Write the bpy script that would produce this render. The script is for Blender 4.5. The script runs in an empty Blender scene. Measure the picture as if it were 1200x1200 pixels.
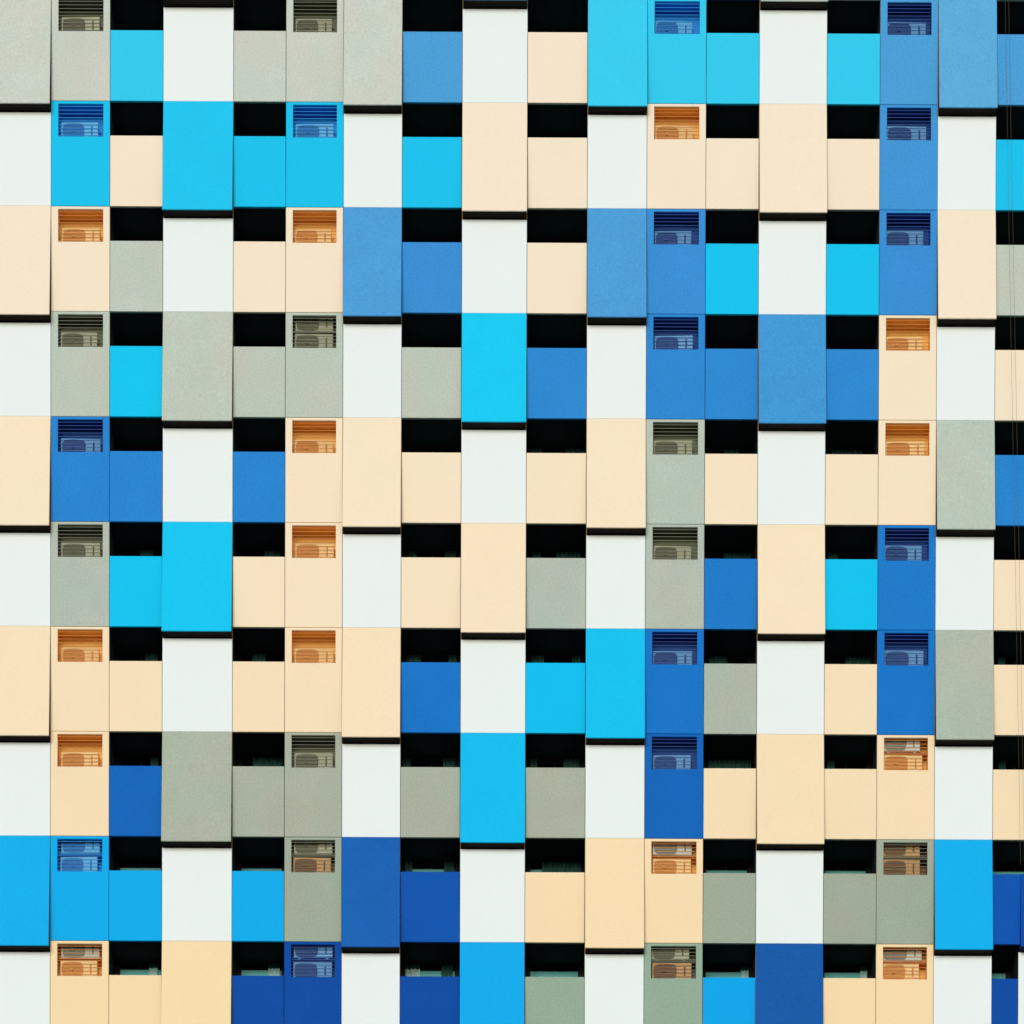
import bpy, math, random
from mathutils import Matrix, Vector

random.seed(7)
scene = bpy.context.scene
COL = scene.collection

# ------------------------------------------------------------------ helpers
class MB:
    """collects faces, then links them as ONE mesh object"""
    def __init__(self):
        self.v, self.f, self.m = [], [], []

    def face(self, pts, mi=0):
        b = len(self.v)
        self.v.extend(pts)
        self.f.append(tuple(range(b, b + len(pts))))
        self.m.append(mi)

    def box(self, x0, x1, y0, y1, z0, z1, mi=0, skip=''):
        p = lambda x, y, z: (x, y, z)
        if 'f' not in skip: self.face([p(x0,y0,z0), p(x1,y0,z0), p(x1,y0,z1), p(x0,y0,z1)], mi)
        if 'k' not in skip: self.face([p(x1,y1,z0), p(x0,y1,z0), p(x0,y1,z1), p(x1,y1,z1)], mi)
        if 'l' not in skip: self.face([p(x0,y1,z0), p(x0,y0,z0), p(x0,y0,z1), p(x0,y1,z1)], mi)
        if 'r' not in skip: self.face([p(x1,y0,z0), p(x1,y1,z0), p(x1,y1,z1), p(x1,y0,z1)], mi)
        if 't' not in skip: self.face([p(x0,y0,z1), p(x1,y0,z1), p(x1,y1,z1), p(x0,y1,z1)], mi)
        if 'b' not in skip: self.face([p(x0,y1,z0), p(x1,y1,z0), p(x1,y0,z0), p(x0,y0,z0)], mi)

    def slab(self, x0, x1, z0, z1, yt, yb, yk, c=0.008, mi=0):
        """panel whose front runs from depth yt (top) to yb (bottom), back plane yk, chamfered front edges"""
        def fy(z): return yb + (yt - yb) * (z - z0) / (z1 - z0)
        def ky(z): return yk if yk > 0.02 or yt == yb else fy(z) + 0.03   # yk 0: a sheet of even thickness
        xa, xb, za, zb = x0 + c, x1 - c, z0 + c, z1 - c
        A = [(xa, fy(za), za), (xb, fy(za), za), (xb, fy(zb), zb), (xa, fy(zb), zb)]
        B = [(x0, fy(z0)+c, z0), (x1, fy(z0)+c, z0), (x1, fy(z1)+c, z1), (x0, fy(z1)+c, z1)]
        K = [(x0, ky(z0), z0), (x1, ky(z0), z0), (x1, ky(z1), z1), (x0, ky(z1), z1)]
        self.face(A, mi)
        for i in range(4):
            j = (i + 1) % 4
            self.face([B[i], B[j], A[j], A[i]], mi)
            self.face([K[i], K[j], B[j], B[i]], mi)
        self.face([K[3], K[2], K[1], K[0]], mi)

    def holed_slab(self, x0, x1, z0, z1, hx0, hx1, hz0, hz1, yf, yk, c=0.008, mi=0):
        """flat panel with one rectangular opening"""
        xa, xb, za, zb = x0 + c, x1 - c, z0 + c, z1 - c
        O = [(xa, yf, za), (xb, yf, za), (xb, yf, zb), (xa, yf, zb)]
        E = [(x0, yf+c, z0), (x1, yf+c, z0), (x1, yf+c, z1), (x0, yf+c, z1)]
        K = [(x0, yk, z0), (x1, yk, z0), (x1, yk, z1), (x0, yk, z1)]
        H = [(hx0-c, yf, hz0-c), (hx1+c, yf, hz0-c), (hx1+c, yf, hz1+c), (hx0-c, yf, hz1+c)]
        G = [(hx0, yf+c, hz0), (hx1, yf+c, hz0), (hx1, yf+c, hz1), (hx0, yf+c, hz1)]
        J = [(hx0, yk, hz0), (hx1, yk, hz0), (hx1, yk, hz1), (hx0, yk, hz1)]
        for i in range(4):
            j = (i + 1) % 4
            self.face([O[i], O[j], H[j], H[i]], mi)
            self.face([E[i], E[j], O[j], O[i]], mi)
            self.face([K[i], K[j], E[j], E[i]], mi)
            self.face([H[i], H[j], G[j], G[i]], mi)
            self.face([G[i], G[j], J[j], J[i]], mi)
            self.face([K[j], K[i], J[i], J[j]], mi)

    def tube(self, a, b, r, n=8, mi=0):
        a, b = Vector(a), Vector(b)
        d = (b - a).normalized()
        u = d.orthogonal().normalized(); w = d.cross(u)
        ra = [a + (u*math.cos(t) + w*math.sin(t))*r for t in [2*math.pi*i/n for i in range(n)]]
        rb = [p + (b - a) for p in ra]
        for i in range(n):
            j = (i + 1) % n
            self.face([tuple(ra[i]), tuple(ra[j]), tuple(rb[j]), tuple(rb[i])], mi)
        self.face([tuple(p) for p in reversed(ra)], mi)
        self.face([tuple(p) for p in rb], mi)

    def build(self, name, mats, parent=None):
        me = bpy.data.meshes.new(name)
        me.from_pydata(self.v, [], self.f)
        for m in (mats if isinstance(mats, (list, tuple)) else [mats]):
            me.materials.append(m)
        me.polygons.foreach_set('material_index', self.m)
        me.update()
        o = bpy.data.objects.new(name, me)
        COL.objects.link(o)
        if parent is not None:
            o.parent = parent
        return o

def empty(name, loc=(0, 0, 0)):
    o = bpy.data.objects.new(name, None)
    o.empty_display_size = 0.2
    o.location = loc
    COL.objects.link(o)
    return o

def tag(o, label=None, cat=None, group=None, kind=None):
    if label: o['label'] = label
    if cat: o['category'] = cat
    if group: o['group'] = group
    if kind: o['kind'] = kind
    return o

# ------------------------------------------------------------------ materials
def lin(c):
    c /= 255.0
    return c/12.92 if c <= 0.04045 else ((c + 0.055)/1.055)**2.4

def srgb(r, g, b, k=1.0):
    return tuple(min(0.93, lin(v)*k) for v in (r, g, b))

def paint(name, rgb, rough=0.55, spec=0.25, mottle=0.05, tint=0.0, bump=0.02, fine=17.0):
    m = bpy.data.materials.new(name)
    m.use_nodes = True
    nt = m.node_tree; N = nt.nodes; L = nt.links
    p = N['Principled BSDF']
    p.inputs['Roughness'].default_value = rough
    p.inputs['Specular IOR Level'].default_value = spec
    geo = N.new('ShaderNodeNewGeometry')
    n1 = N.new('ShaderNodeTexNoise'); n1.inputs['Scale'].default_value = 0.9
    n1.inputs['Detail'].default_value = 4; n1.inputs['Roughness'].default_value = 0.6
    n2 = N.new('ShaderNodeTexNoise'); n2.inputs['Scale'].default_value = fine
    n2.inputs['Detail'].default_value = 3
    n3 = N.new('ShaderNodeTexNoise'); n3.inputs['Scale'].default_value = 0.55
    n3.inputs['Detail'].default_value = 2
    for n in (n1, n2, n3): L.new(geo.outputs['Position'], n.inputs['Vector'])
    hsv = N.new('ShaderNodeHueSaturation')
    hsv.inputs['Color'].default_value = (*rgb, 1)
    # value: coarse mottle + fine grain
    mr = N.new('ShaderNodeMapRange'); mr.inputs['From Min'].default_value = 0.3; mr.inputs['From Max'].default_value = 0.7
    mr.inputs['To Min'].default_value = 1 - mottle*0.45; mr.inputs['To Max'].default_value = 1 + mottle*0.45
    L.new(n1.outputs['Fac'], mr.inputs['Value'])
    mg = N.new('ShaderNodeMapRange'); mg.inputs['From Min'].default_value = 0.3; mg.inputs['From Max'].default_value = 0.7
    mg.inputs['To Min'].default_value = 1 - mottle*1.1; mg.inputs['To Max'].default_value = 1 + mottle*1.1
    L.new(n2.outputs['Fac'], mg.inputs['Value'])
    mu = N.new('ShaderNodeMath'); mu.operation = 'MULTIPLY'
    L.new(mr.outputs['Result'], mu.inputs[0]); L.new(mg.outputs['Result'], mu.inputs[1])
    L.new(mu.outputs[0], hsv.inputs['Value'])
    col = hsv.outputs['Color']
    if tint > 0:
        ramp = N.new('ShaderNodeValToRGB')
        ramp.color_ramp.elements[0].position = 0.36; ramp.color_ramp.elements[0].color = (1 - tint*0.7, 1 + tint*0.35, 1 + tint*0.1, 1)
        ramp.color_ramp.elements[1].position = 0.64; ramp.color_ramp.elements[1].color = (1 + tint, 1 - tint*0.25, 1 - tint*0.35, 1)
        L.new(n3.outputs['Fac'], ramp.inputs['Fac'])
        mx = N.new('ShaderNodeMix'); mx.data_type = 'RGBA'; mx.blend_type = 'MULTIPLY'
        mx.inputs['Factor'].default_value = 1.0; mx.clamp_result = False
        L.new(col, mx.inputs['A']); L.new(ramp.outputs['Color'], mx.inputs['B'])
        col = mx.outputs['Result']
    L.new(col, p.inputs['Base Color'])
    if bump:
        b = N.new('ShaderNodeBump'); b.inputs['Strength'].default_value = bump*10
        b.inputs['Distance'].default_value = 0.004
        L.new(n2.outputs['Fac'], b.inputs['Height'])
        L.new(b.outputs['Normal'], p.inputs['Normal'])
    return m

def flat(name, rgb, rough=0.6, spec=0.3, metallic=0.0):
    m = paint(name, rgb, rough, spec, mottle=0.03, bump=0.0)
    m.node_tree.nodes['Principled BSDF'].inputs['Metallic'].default_value = metallic
    return m

# facade colours, sky veil and light gradient put in: one shade per storey, storeys counted from the top of the picture
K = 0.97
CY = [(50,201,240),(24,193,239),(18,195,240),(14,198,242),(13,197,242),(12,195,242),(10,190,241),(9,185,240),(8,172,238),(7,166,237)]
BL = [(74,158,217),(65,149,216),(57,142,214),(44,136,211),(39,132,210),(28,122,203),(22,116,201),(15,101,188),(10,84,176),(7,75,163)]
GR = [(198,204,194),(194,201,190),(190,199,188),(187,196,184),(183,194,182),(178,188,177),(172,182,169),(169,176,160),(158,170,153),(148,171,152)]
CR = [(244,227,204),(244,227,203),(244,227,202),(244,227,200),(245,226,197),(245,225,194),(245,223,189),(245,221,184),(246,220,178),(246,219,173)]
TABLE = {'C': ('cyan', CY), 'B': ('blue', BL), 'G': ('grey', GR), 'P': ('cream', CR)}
_pc = {}
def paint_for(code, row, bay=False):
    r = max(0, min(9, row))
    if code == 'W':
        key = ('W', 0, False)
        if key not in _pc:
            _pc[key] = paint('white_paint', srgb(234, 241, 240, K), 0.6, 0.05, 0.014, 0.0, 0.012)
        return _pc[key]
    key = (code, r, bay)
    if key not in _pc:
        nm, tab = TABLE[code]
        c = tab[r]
        if bay:                       # sky sheen on the tilted bay sheets, put in as a paler colour
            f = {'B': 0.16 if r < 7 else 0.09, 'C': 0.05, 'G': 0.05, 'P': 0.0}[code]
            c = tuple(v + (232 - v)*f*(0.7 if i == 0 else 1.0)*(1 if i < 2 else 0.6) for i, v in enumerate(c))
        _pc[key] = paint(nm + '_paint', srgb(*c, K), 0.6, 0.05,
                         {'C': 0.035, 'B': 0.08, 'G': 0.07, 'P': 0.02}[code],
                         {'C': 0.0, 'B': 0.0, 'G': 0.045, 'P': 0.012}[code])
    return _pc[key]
CNAME = {'W': 'white', 'C': 'bright cyan', 'B': 'blue', 'G': 'grey', 'P': 'cream'}

M_recess = {'P': flat('cream_recess_shade_tint', srgb(250,196,104)), 'C': flat('cyan_recess_paint', srgb(30,150,225)),  # panel colours of the niches with bounce light and shade put in
            'B': flat('blue_recess_paint', srgb(20,68,142)), 'G': flat('grey_recess_shade_tint', srgb(104,108,84)),  # the blue is deepened for niche shade as well
            'R': flat('rust_recess_paint', srgb(122,74,42))}
M_slat = {'P': flat('cream_louvre_shade_tint', srgb(196,118,46)), 'C': flat('cyan_louvre_paint', srgb(24,130,205)),  # blade colours hold the shade and bounce light of the opening
          'B': flat('blue_louvre_paint', srgb(20,66,140)), 'G': flat('grey_louvre_shade_tint', srgb(104,108,88))}  # the blue is deepened for the opening's shade as well
M_wall = flat('bare_backing', (0.45, 0.27, 0.13), 0.8)
M_soffit = flat('dark_soffit', (0.014, 0.011, 0.008), 0.8, 0.1)  # shade beneath and beside the bay sheets is put into this near-black
M_inside = flat('shaded_balcony_plaster', (0.028, 0.028, 0.03), 0.9, 0.0)  # the balconies' deep shade is put into the plaster colour
M_frame = flat('window_frame_metal', (0.02, 0.025, 0.025), 0.5, 0.2)
M_frost = flat('frosted_teal_glass', (0.26, 0.86, 0.86), 0.35, 0.4)
AC_COL = {'P': ((240,204,140),(206,140,66)), 'C': ((100,180,222),(30,110,180)), 'B': ((104,160,206),(32,66,125)), 'G': ((172,172,144),(92,92,70))}  # bounce light from each niche is put into casing and grille colours
M_acs = {q: (flat('appliance_enamel', srgb(*v[0])), flat('appliance_grille', srgb(*v[1]))) for q, v in AC_COL.items()}
M_acs['R'] = (flat('appliance_enamel_tan', srgb(196,152,98)), flat('appliance_grille_brown', srgb(112,76,46)))
M_acs['U'] = (flat('appliance_enamel_grey', srgb(196,202,190)), flat('appliance_grille_grey', srgb(120,126,112)))
M_grille = flat('grille_dark', (0.05, 0.05, 0.05), 0.6)
M_curt = paint('curtain_cloth', (0.055, 0.17, 0.145), 0.9, 0.05, 0.15, bump=0.0)
M_curt2 = paint('curtain_cloth_dark', (0.03, 0.11, 0.10), 0.9, 0.05, 0.15, bump=0.0)
M_curt_lit = paint('curtain_cloth_lit', (0.62, 0.93, 0.92), 0.9, 0.05, 0.05, bump=0.0)  # lit lower part of a curtain, its light put into the colour
M_rope = flat('rope_fibre', (0.11, 0.09, 0.06), 0.9, 0.05)
M_tower = flat('tower_render', (0.42, 0.42, 0.40), 0.8)

def glass(name):
    m = bpy.data.materials.new(name); m.use_nodes = True
    nt = m.node_tree; N = nt.nodes; L = nt.links
    N.remove(N['Principled BSDF'])
    tr = N.new('ShaderNodeBsdfTransparent'); tr.inputs['Color'].default_value = (0.62, 0.78, 0.74, 1)
    gl = N.new('ShaderNodeBsdfGlossy'); gl.inputs['Roughness'].default_value = 0.03
    fr = N.new('ShaderNodeFresnel'); fr.inputs['IOR'].default_value = 1.45
    mx = N.new('ShaderNodeMixShader')
    L.new(fr.outputs[0], mx.inputs[0]); L.new(tr.outputs[0], mx.inputs[1]); L.new(gl.outputs[0], mx.inputs[2])
    L.new(mx.outputs[0], N['Material Output'].inputs['Surface'])
    return m
M_glass = glass('window_glass')

# ------------------------------------------------------------------ the grid of the facade (metres)
CAM = Vector((0, -86.0, 1.6))
Z0 = 80.088 + 1.6                 # top line of the first storey in view
FL = 3.0                          # storey height
def ZT(k): return Z0 - FL*k
XS = [-15.35, -13.391, -11.695, -10.166, -8.140, -6.630, -4.969, -3.278, -1.551, 0.328, 2.061, 3.777,
      5.477, 7.007, 8.958, 10.486, 12.155, 13.841, 15.50]
# b bay, s service, o open balcony
KIND = 'bsobosbobobsobosbo'
KIND = ['b','s','o','b','o','s','b','o','b','o','b','s','o','b','o','s','b','o']
CELLS = ['GWPWPWPWCW','GCPGBGPPCP','CPGCBCPBCP','WCWGWCWGWP','GCPGBPPGCB','GCPGPPPGGB','GWBWPWPWBW','CCBGPPBGBB',
         'WPWCWPWCWC','PPPBPGCGPG','CWBWPWCWPW','CPBBGGBBPG','CPCBPBGPGC','WPWBWPWPWB','CPCBPCPPGP','BBBPPBBPGP',
         'BWPWGWGWCW','BCGPBPPPBB']
CELLS[7] = 'BCBGPPBGBB'
ROWS = 10
G = 0.0065                         # half a joint
OPEN = 0.98                       # height of a balcony opening
D_BAY, OVER = 0.26, 0.30          # how far a bay sheet leans out, how far it hangs below its storey line
CEIL = 0.10                       # balcony ceiling above the opening's top edge
Y_WIN = 1.20

LIGHT_TOP = {9: 0.90, 8: 0.86}   # top of the frosted lower light above the parapet

tower = empty('apartment_tower', (0, 0, 0))
tag(tower, 'tall apartment tower with checkered facade of cyan, blue, cream, grey and white panels', 'building')

# ------------------------------------------------------------------ geometry of one cell
def bay_geo(mb, c, k, code, mi=0, x0=None, x1=None, top=None):
    a = (XS[c] if x0 is None else x0) + G
    b = (XS[c+1] if x1 is None else x1) - G
    zt, zb = ZT(k), ZT(k+1)
    if top is not None: zt = top
    if code == 'W':
        mb.slab(a, b, zb + G*0.8, ZT(k) - OVER - 0.03, 0.0, 0.0, 0.06, mi=mi)
    else:
        mb.slab(a, b, zb - OVER, zt - G*0.8, -0.012, -D_BAY, 0.0, mi=mi)

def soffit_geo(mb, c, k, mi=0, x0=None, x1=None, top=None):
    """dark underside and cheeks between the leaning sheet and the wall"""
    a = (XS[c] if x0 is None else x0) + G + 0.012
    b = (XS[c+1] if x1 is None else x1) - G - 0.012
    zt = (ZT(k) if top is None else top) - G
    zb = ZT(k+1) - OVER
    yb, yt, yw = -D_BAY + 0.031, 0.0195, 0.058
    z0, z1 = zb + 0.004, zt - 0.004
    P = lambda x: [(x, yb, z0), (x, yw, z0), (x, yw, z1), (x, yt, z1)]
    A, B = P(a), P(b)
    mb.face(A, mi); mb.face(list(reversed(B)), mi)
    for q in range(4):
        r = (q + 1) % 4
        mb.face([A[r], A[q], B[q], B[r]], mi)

def service_hole(c, k):
    w = XS[c+1] - XS[c]
    hx0 = XS[c] + 0.205; hx1 = XS[c+1] - 0.195
    return hx0, hx1, ZT(k) - 0.085 - 0.925, ZT(k) - 0.085

UPPER = {(1,8),(1,9),(5,8),(5,9),(11,8),(11,9),(15,8),(15,9),(5,3),(15,7)}   # niches with two units, one above the other

def make_service(c, k, code):
    p = MB(); hx0, hx1, hz0, hz1 = service_hole(c, k)
    p.holed_slab(XS[c]+G, XS[c+1]-G, ZT(k+1)+G*0.8, ZT(k)-G*0.8, hx0, hx1, hz0, hz1, 0.0, 0.06)
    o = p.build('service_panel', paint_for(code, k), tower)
    o['label'] = CNAME[code] + ' panel with a louvred opening near its top'
    r = MB()                                    # the niche behind the opening, taller than the opening itself
    a, b, z0, z1, y0, y1 = hx0-0.015, hx1+0.015, hz0-0.004, hz1 + (0.27 if (c, k) in UPPER else 0.07), 0.064, 0.43
    r.face([(a,y1,z0),(b,y1,z0),(b,y1,z1),(a,y1,z1)])
    r.face([(a,y0,z0),(a,y1,z0),(a,y1,z1),(a,y0,z1)])
    r.face([(b,y1,z0),(b,y0,z0),(b,y0,z1),(b,y1,z1)])
    r.face([(a,y0,z0),(b,y0,z0),(b,y1,z0),(a,y1,z0)])
    r.face([(a,y0,z1),(a,y1,z1),(b,y1,z1),(b,y0,z1)])
    r.build('recess', M_recess['R' if (c, k) == (15, 8) else code], o)
    s = MB()                                    # rain louvre: thin blades sloping down and outwards
    n = 9
    for i in range(n):
        z = hz0 + (i + 0.55)*(hz1 - hz0)/n + random.uniform(-0.004, 0.004)
        ya, yb = 0.034, 0.054
        dz = 0.010; t = 0.015
        q = [(ya, z-dz/2-t/2), (yb, z+dz/2-t/2), (yb, z+dz/2+t/2), (ya, z-dz/2+t/2)]
        x0, x1 = hx0 + 0.001, hx1 - 0.001
        for j in range(4):
            u, v = q[j], q[(j+1) % 4]
            s.face([(x0,u[0],u[1]), (x1,u[0],u[1]), (x1,v[0],v[1]), (x0,v[0],v[1])])
    s.build('louvre', M_slat[code], o)

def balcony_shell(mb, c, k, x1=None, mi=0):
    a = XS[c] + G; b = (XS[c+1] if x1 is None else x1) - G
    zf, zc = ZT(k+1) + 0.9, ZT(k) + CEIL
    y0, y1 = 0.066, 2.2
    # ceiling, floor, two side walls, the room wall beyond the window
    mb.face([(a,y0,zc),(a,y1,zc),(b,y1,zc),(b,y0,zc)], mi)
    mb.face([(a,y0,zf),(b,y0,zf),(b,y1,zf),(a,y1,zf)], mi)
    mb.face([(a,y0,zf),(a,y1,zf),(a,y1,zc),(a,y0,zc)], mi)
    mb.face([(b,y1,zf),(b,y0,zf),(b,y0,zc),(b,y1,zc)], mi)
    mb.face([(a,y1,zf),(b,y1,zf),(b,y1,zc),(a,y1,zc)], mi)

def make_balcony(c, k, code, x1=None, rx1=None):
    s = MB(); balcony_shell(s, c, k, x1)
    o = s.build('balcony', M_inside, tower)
    xr = XS[c+1] if x1 is None else x1
    p = MB()
    xp = xr if rx1 is None else rx1
    p.slab(XS[c]+G, xp-G, ZT(k+1)+G*0.8, ZT(k)-OPEN, 0.0, 0.0, 0.06)
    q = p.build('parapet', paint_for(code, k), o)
    q['label'] = CNAME[code] + ' balcony parapet panel'
    # window across the back of the balcony: pale frosted lower light, clear upper light, dark frame
    w = MB()
    a, b = XS[c] + G + 0.003, xr - G - 0.003
    zf, zc = ZT(k+1) + 0.9 + 0.003, ZT(k) + CEIL - 0.003
    zm = ZT(k) - OPEN + LIGHT_TOP.get(k, 0.70)
    j = 0.16
    w.box(a, a+j, Y_WIN, Y_WIN+0.08, zf, zc, 0)
    w.box(b-j, b, Y_WIN, Y_WIN+0.08, zf, zc, 0)
    w.box(a+j, b-j, Y_WIN, Y_WIN+0.08, zc-0.03, zc, 0)
    w.box(a+j, b-j, Y_WIN+0.02, Y_WIN+0.05, zf, zm-0.012, 1)
    w.box(a+j, b-j, Y_WIN, Y_WIN+0.08, zm-0.012, zm, 0)
    xm = (a+b)/2
    w.box(xm-0.02, xm+0.02, Y_WIN, Y_WIN+0.08, zm, zc-0.03, 0)
    for u, v in ((a+j, xm-0.02), (xm+0.02, b-j)):
        w.face([(u, Y_WIN+0.04, zm), (v, Y_WIN+0.04, zm), (v, Y_WIN+0.04, zc-0.03), (u, Y_WIN+0.04, zc-0.03)], 2)
    w.build('window', [M_frame, M_frost, M_glass], o)

# ------------------------------------------------------------------ the facade in view
for c, kind in enumerate(KIND):
    for k in range(ROWS):
        code = CELLS[c][k]
        if kind == 'b':
            mb = MB(); bay_geo(mb, c, k, code)
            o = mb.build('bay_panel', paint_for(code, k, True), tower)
            o['label'] = (CNAME[code] + ' bay sheet leaning out over the panel below') if code != 'W' else 'flat white bay panel'
            if code != 'W':
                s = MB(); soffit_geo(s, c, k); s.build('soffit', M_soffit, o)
        elif kind == 's':
            make_service(c, k, code)
        else:
            if c == 17 and k == 8:   make_balcony(c, k, code, None, 14.70)
            elif c == 17 and k == 9: make_balcony(c, k, code, 14.605)
            else:                    make_balcony(c, k, code)
# bay sheets of the storey above the picture, whose undersides show along its top edge
ABOVE = {3: 'C', 8: 'B', 13: 'G'}
for c, code in ABOVE.items():
    mb = MB(); bay_geo(mb, c, -1, code)
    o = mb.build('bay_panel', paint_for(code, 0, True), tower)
    o['label'] = CNAME[code] + ' bay sheet leaning out over the panel below'
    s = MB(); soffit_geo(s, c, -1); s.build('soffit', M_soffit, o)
# the bay that begins at the right edge of the picture on the lowest storeys
mb = MB(); mb.slab(14.645, 16.4, ZT(9) - 0.20, ZT(8) - OPEN, -0.003, -0.24, 0.06, 0.003)
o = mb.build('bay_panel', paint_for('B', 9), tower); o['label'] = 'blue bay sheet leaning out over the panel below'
s = MB(); s.box(14.657, 16.388, -0.228, 0.055, ZT(9) - 0.215, ZT(9) - 0.202); s.build('soffit', M_soffit, o)
mb = MB(); mb.slab(14.61, 16.39, ZT(10) + 0.01, ZT(9) - 0.22, 0.0, 0.0, 0.06)
mb.build('bay_panel', paint_for('W', 9), tower)['label'] = 'flat white bay panel'

# ------------------------------------------------------------------ structure behind the panels
wall = MB()
top_z, bot_z = ZT(-4), ZT(14)
for c, kind in enumerate(KIND):
    a, b = XS[c], XS[c+1]
    if kind == 'b':
        wall.box(a+0.004, b-0.004, 0.075, 2.9, bot_z, top_z)
    elif kind == 's':
        for k in range(-4, 14):
            hx0, hx1, hz0, hz1 = service_hole(c, k)
            inside = 0 <= k < ROWS
            z0 = ZT(k+1) + (0.20 if (0 <= k+1 < ROWS) else 0.0)
            z1 = hz0 - 0.01 if inside else ZT(k)
            wall.box(a+0.004, b-0.004, 0.075, 2.9, z0, z1)
            if inside:
                wall.box(a+0.004, hx0-0.07, 0.075, 2.9, hz0-0.01, ZT(k)+0.2)
                wall.box(hx1+0.07, b-0.004, 0.075, 2.9, hz0-0.01, ZT(k)+0.2)
    else:
        for k in range(-1, ROWS+1):
            # slab between two balconies
            if k == -1: z0, z1 = ZT(0)+CEIL+0.005, top_z
            elif k == ROWS: z0, z1 = bot_z, ZT(ROWS)+0.895
            else: z0, z1 = ZT(k+1)+CEIL+0.005, ZT(k+1)+0.895
            if k == ROWS-1: continue
            wall.box(a+0.004, b-0.004, 0.075, 2.19, z0, z1)
wall.build('wall', M_wall, tower)

# cladding outside the picture, one ring of plain panels
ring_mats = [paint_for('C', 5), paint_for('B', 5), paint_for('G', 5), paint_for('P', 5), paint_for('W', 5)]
ring = MB()
for c in range(18):
    for k in list(range(-4, 0)) + list(range(ROWS, 14)):
        if k == -1 and c in ABOVE: continue
        if KIND[c] == 'b':
            w = CELLS[c][1 if k % 2 else 0] == 'W'
            mi = 4 if w else (c*3 + k) % 4
            ring.slab(XS[c]+G, XS[c+1]-G, ZT(k+1)+G if w else ZT(k+1)-OVER, ZT(k)-(OVER+0.03 if w else G), 0 if w else -0.012, 0 if w else -D_BAY, 0.06, mi=mi)
        else:
            ring.slab(XS[c]+G, XS[c+1]-G, ZT(k+1)+G, ZT(k)-G, 0.0, 0.0, 0.06, mi=(c*5 + k*3) % 4)
for k in range(-4, 14):
    for i, (x0, x1) in enumerate(((-19.0, -17.2), (-17.2, -15.36), (16.41, 18.2), (18.2, 20.0))):
        ring.slab(x0+G, x1-G, ZT(k+1)+G, ZT(k)-G, 0.0, 0.0, 0.06, mi=(i*3 + k*7) % 5)
    if k != 8 and k != 9:
        ring.slab(15.51+G, 16.41-G, ZT(k+1)+G, ZT(k)-G, 0.0, 0.0, 0.06, mi=(k*3) % 5)
rg = ring.build('outer_cladding', ring_mats, tower)
rg['kind'] = 'stuff'

body = MB()
body.box(-19.0, 20.0, 2.91, 18.0, 0.0, top_z)
body.box(-19.0, -15.36, 0.075, 2.91, bot_z, top_z)
body.box(15.51, 20.0, 0.075, 2.91, bot_z, top_z)
body.box(-19.0, 20.0, 0.0, 2.905, 0.0, bot_z-0.003)
body.box(-19.4, 20.4, -0.4, 18.4, top_z+0.003, top_z+0.8)
body.build('tower_body', M_tower, tower)

# ------------------------------------------------------------------ air conditioners
W_AC, H_AC, D_AC = 1.12, 0.565, 0.23
def make_ac(cas, gri):
    root = empty('air_conditioner')
    b = MB()
    x0, x1 = 0, W_AC
    b.slab(x0, x1, 0.03, H_AC, 0.0, 0.0, D_AC, 0.014)
    for fx in (0.12, W_AC-0.2):
        b.box(fx, fx+0.08, 0.02, D_AC-0.02, 0.0, 0.029)
    b.box(0.72, 0.735, -0.004, 0.0, 0.05, H_AC-0.03)          # seam of the side cover
    case = b.build('casing', cas, root)
    g = MB()                                                   # fan opening: dark dish with wire rings
    cx, cz, R = 0.37, 0.285, 0.235
    n = 28
    pts = []
    for i in range(n):
        t = 2*math.pi*i/n
        # rounded square
        cs, sn = math.cos(t), math.sin(t)
        e = 0.55
        pts.append((cx + 0.33*math.copysign(abs(cs)**e, cs), cz + R*math.copysign(abs(sn)**e, sn)))
    g.face([(p[0], -0.006, p[1]) for p in pts], 0)
    for i in range(n):
        p, q = pts[i], pts[(i+1) % n]
        g.face([(p[0], 0.0, p[1]), (q[0], 0.0, q[1]), (q[0], -0.006, q[1]), (p[0], -0.006, p[1])], 1)
    for i in range(9):
        z = cz - R + (i+0.5)*2*R/9
        g.tube((cx-0.30, -0.012, z), (cx+0.30, -0.012, z), 0.0035, 6, 1)
    g.tube((cx-0.02, -0.012, cz), (cx-0.02, -0.03, cz), 0.05, 12, 0)
    g.build('fan_grille', [gri, cas], root)
    h = MB(); h.box(0.90, 0.95, -0.003, 0.0, 0.16, 0.44)
    h.build('side_handle', gri, root)
    return root

def copy_tree(o, parent=None):
    c = o.copy(); COL.objects.link(c)
    if parent is not None: c.parent = parent
    for ch in list(o.children): copy_tree(ch, c)
    return c

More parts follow.
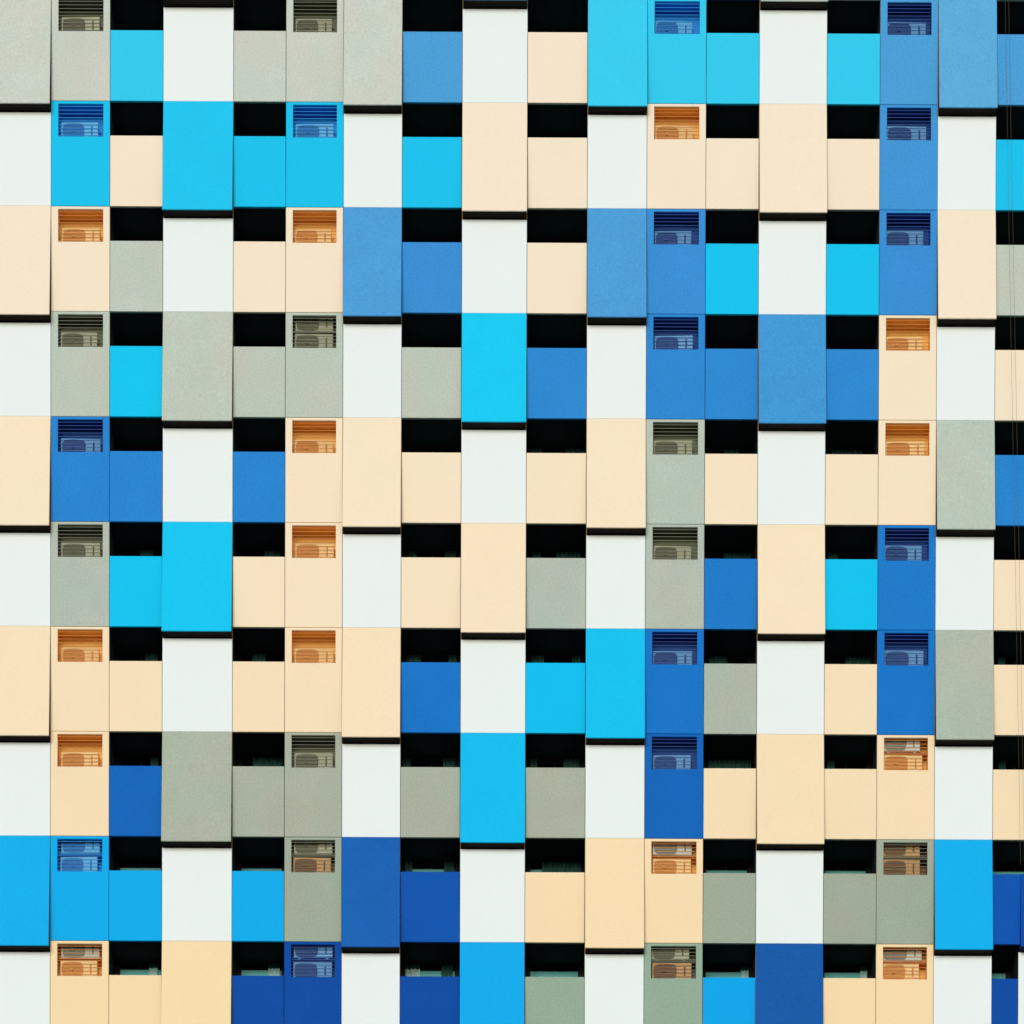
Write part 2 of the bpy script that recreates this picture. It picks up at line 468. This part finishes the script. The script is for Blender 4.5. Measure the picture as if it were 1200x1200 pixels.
ORD = ['top storey', 'second storey down', 'third storey down', 'fourth storey down', 'fifth storey down',
       'sixth storey down', 'seventh storey down', 'eighth storey down', 'second lowest storey', 'lowest storey']
SCOL = {1: 'leftmost louvre column', 5: 'second louvre column from left', 11: 'second louvre column from right', 15: 'rightmost louvre column'}
protos = {}
for c in (1, 5, 11, 15):
    for k in range(ROWS):
        hx0, hx1, hz0, hz1 = service_hole(c, k)
        for lvl in ((0, 1) if (c, k) in UPPER else (0,)):
            key = 'U' if (lvl and CELLS[c][k] == 'P') else CELLS[c][k]
            if (c, k) == (15, 8) or ((c, k) in ((5, 8), (11, 9)) and lvl == 0): key = 'R'
            if key in protos: o = copy_tree(protos[key])
            else: o = protos[key] = make_ac(*M_acs[key])
            off = {1: 0.07, 5: 0.06, 11: 0.03, 15: 0.0}[c] + random.uniform(-0.015, 0.015)
            o.location = (hx0 + off, 0.17 + random.uniform(-0.02, 0.03), hz0 + (0.0 if lvl == 0 else 0.60))
            o.scale = (random.uniform(0.94, 1.03), 1, random.uniform(0.93, 1.0))
            o.rotation_euler = (0, 0, math.radians(random.uniform(-1.5, 1.5)))
            word = 'upper' if lvl else ('lower' if (c, k) in UPPER else 'pale')
            cn = {'P': 'cream', 'C': 'cyan', 'B': 'blue', 'G': 'grey'}[CELLS[c][k]]
            tag(o, f'{word} air conditioner behind the {cn} louvre, {ORD[k]}, {SCOL[c]}', 'air conditioner', 'air conditioners behind the louvres')
            if lvl:
                sh = MB()
                sh.box(hx0-0.01, hx1+0.01, 0.15, 0.425, hz0+0.572, hz0+0.598)
                sh.build('equipment_shelf', M_slat[CELLS[c][k]], tower)

# ------------------------------------------------------------------ curtains behind the balcony windows
CURT = [  # storey, column, x range (m), side word, lit foot coloured pale
    (4, 9, 0.465, 0.766, 'left', False),
    (4, 9, 1.471, 2.024, 'right', False),
    (4, 12, 6.099, 6.552, 'right', False),
    (4, 14, 9.268, 10.174, 'wide', False),
    (5, 2, -10.946, -10.569, 'right', False),
    (5, 4, -7.324, -6.846, 'right', False),
    (5, 7, -3.123, -2.871, 'left', False),
    (5, 7, -2.041, -1.714, 'right', False),
    (5, 9, 0.525, 0.752, 'left', False),
    (5, 9, 1.230, 1.934, 'right', False),
    (5, 12, 6.111, 6.917, 'right', False),
    (5, 14, 9.157, 9.459, 'left', False),
    (6, 2, -10.790, -10.438, 'right', False),
    (6, 4, -7.670, -7.292, 'left', False),
    (6, 7, -3.140, -2.737, 'left', False),
    (6, 7, -1.931, -1.680, 'right', False),
    (6, 9, 0.510, 0.863, 'left', False),
    (6, 9, 1.693, 1.945, 'right', False),
    (6, 12, 5.696, 6.225, 'left', False),
    (6, 14, 9.700, 10.430, 'right', False),
    (6, 17, 14.157, 14.358, 'left', False),
    (7, 2, -10.634, -10.407, 'right', False),
    (7, 4, -7.638, -6.782, 'right', False),
    (7, 7, -3.248, -3.030, 'left', False),
    (7, 7, -2.073, -1.721, 'right', False),
    (7, 9, 0.470, 0.671, 'left', False),
    (7, 9, 1.452, 1.905, 'right', False),
    (7, 12, 5.683, 6.943, 'wide', False),
    (7, 14, 9.160, 9.386, 'left', False),
    (7, 17, 14.198, 14.400, 'left', False),
    (8, 7, -3.173, -2.971, 'left', False),
    (8, 7, -2.039, -1.737, 'right', False),
    (8, 9, 0.833, 1.967, 'wide', False),
    (9, 2, -10.674, -10.422, 'right', True),
    (9, 4, -7.171, -6.844, 'right', True),
    (9, 7, -3.164, -2.736, 'left', True),
    (9, 7, -2.106, -1.778, 'right', False),
    (9, 12, 6.667, 6.893, 'right', True),
    (9, 14, 10.171, 10.373, 'right', True),
]
OCOL = {2: 'leftmost balcony column', 4: 'second balcony column from left', 7: 'third balcony column from left', 9: 'middle balcony column',
        12: 'third balcony column from right', 14: 'second balcony column from right', 17: 'rightmost balcony column'}
for k, c, x0, x1, side, pale in CURT:
    mb = MB()
    z1, z0 = ZT(k) + CEIL - 0.05, ZT(k+1) + 0.95
    zm = ZT(k) - OPEN + LIGHT_TOP.get(k, 0.70)
    yc = Y_WIN - 0.05
    n = max(10, int((x1-x0)/0.022))
    ph = random.uniform(0, 6); per = random.uniform(0.10, 0.14)
    def yy(x, z): return yc + 0.022*math.sin((x-x0)/per*6.283 + ph + 0.25*math.sin(z*3)) + 0.008*math.sin((x-x0)/per*2.3)
    lv = [z1, (z1+zm)/2, zm+0.001, z0]
    xs = [x0 + (x1-x0)*i/n for i in range(n+1)]
    for i in range(n):
        for j in range(3):
            za, zb = lv[j+1], lv[j]
            fl = 0.04*(1 if side == 'left' else -1)
            sw = lambda x, z: x + fl*(z1 - z)*0.25
            pts = [(sw(xs[i],za), yy(xs[i],za), za), (sw(xs[i+1],za), yy(xs[i+1],za), za), (sw(xs[i+1],zb), yy(xs[i+1],zb), zb), (sw(xs[i],zb), yy(xs[i],zb), zb)]
            mb.face(pts, 1 if (pale and j == 2) else 0)
    o = mb.build('curtain', [M_curt2 if pale else M_curt, M_curt_lit])
    o.modifiers.new('thickness', 'SOLIDIFY').thickness = 0.004
    cn = {'P': 'cream', 'C': 'cyan', 'B': 'blue', 'G': 'grey'}[CELLS[c][k]]
    tag(o, f'dark green {side} curtain above the {cn} parapet, {ORD[k]}, {OCOL[c]}', 'curtain', 'curtains in the balcony windows')

# ------------------------------------------------------------------ two ropes hanging in front of the right edge
for i, (xa, xb, lab) in enumerate(((14.035, 14.58, 'thin slack rope hanging down the right edge, left one of the pair'),
                                   (14.14, 14.70, 'thin slack rope hanging down the right edge, right one of the pair'))):
    za, zb = ZT(-4) + 1.2, 56.7
    mb = MB()
    P = []
    # the two measured points fix the straight line; a faint sag keeps it from looking ruled
    for j in range(25):
        t = j/24
        z = za + (zb - za)*t
        x = xb + (xa - xb)*((z - zb)/(80.2 - zb))
        P.append((x + 0.006*math.sin(9*t + i), -0.42, z))
    for j in range(24): mb.tube(P[j], P[j+1], 0.0034, 6)
    o = mb.build('rope', M_rope)
    tag(o, lab, 'rope', 'ropes hanging at the right edge')

# ------------------------------------------------------------------ ground
def ground_mat():
    m = paint('paving', (0.07, 0.068, 0.065), 0.85, 0.2, 0.15, 0.03, 0.05, 3.0)
    return m
gm = MB(); gm.face([(-3000,-3000,0), (3000,-3000,0), (3000,3000,0), (-3000,3000,0)])
tag(gm.build('ground', ground_mat()), kind='structure')

# ------------------------------------------------------------------ daylight
SUN_EL, SUN_AZ = 17.0, -10.0      # behind the camera, a little to its left, through thin overcast
w = bpy.data.worlds.new('World'); scene.world = w; w.use_nodes = True
nt = w.node_tree
bg = nt.nodes['Background']
sky = nt.nodes.new('ShaderNodeTexSky'); sky.sky_type = 'NISHITA'; sky.sun_disc = False
sky.sun_elevation = math.radians(SUN_EL)
sky.sun_rotation = math.radians(180 + SUN_AZ)
sky.air_density = 1.0; sky.dust_density = 0.2; sky.ozone_density = 2.0
nt.links.new(sky.outputs['Color'], bg.inputs['Color'])
bg.inputs['Strength'].default_value = 0.15

sd = bpy.data.lights.new('sun', 'SUN'); sd.energy = 2.35; sd.angle = math.radians(34); sd.color = (1.0, 0.925, 0.80)
so = bpy.data.objects.new('sun', sd); COL.objects.link(so)
az = math.radians(SUN_AZ); el = math.radians(SUN_EL)
to_sun = Vector((math.sin(az)*math.cos(el), -math.cos(az)*math.cos(el), math.sin(el)))
so.rotation_euler = to_sun.to_track_quat('Z', 'Y').to_euler()
so.location = (0, -60, 120)

# ------------------------------------------------------------------ camera: on the pavement opposite, shift lens
a, b, c = math.radians(-0.72378), math.radians(0.18583), math.radians(0.09008)
fwd0 = Vector((math.sin(c), math.cos(c), 0)); zz = Vector((0, 0, 1))
fwd = math.cos(a)*fwd0 + math.sin(a)*zz
up0 = math.cos(a)*zz - math.sin(a)*fwd0
rt0 = Vector((math.cos(c), -math.sin(c), 0))
rt = math.cos(b)*rt0 + math.sin(b)*up0
up = -math.sin(b)*rt0 + math.cos(b)*up0
cd = bpy.data.cameras.new('camera')
co = bpy.data.objects.new('camera', cd); COL.objects.link(co)
M = Matrix((rt, up, -fwd)).transposed().to_4x4(); M.translation = CAM
co.matrix_world = M
cd.sensor_fit = 'HORIZONTAL'; cd.sensor_width = 36.0
cd.lens = 3458.229/1200*36.0
cd.shift_x = 0.0; cd.shift_y = 2700/1200
cd.clip_start = 0.5; cd.clip_end = 6000
scene.camera = co

scene.view_settings.view_transform = 'Standard'
scene.view_settings.look = 'None'
scene.view_settings.exposure = 0.0
scene.view_settings.gamma = 1.0
scene.cycles.max_bounces = 8
scene.cycles.diffuse_bounces = 5
scene.cycles.transparent_max_bounces = 8
scene.cycles.sample_clamp_indirect = 5
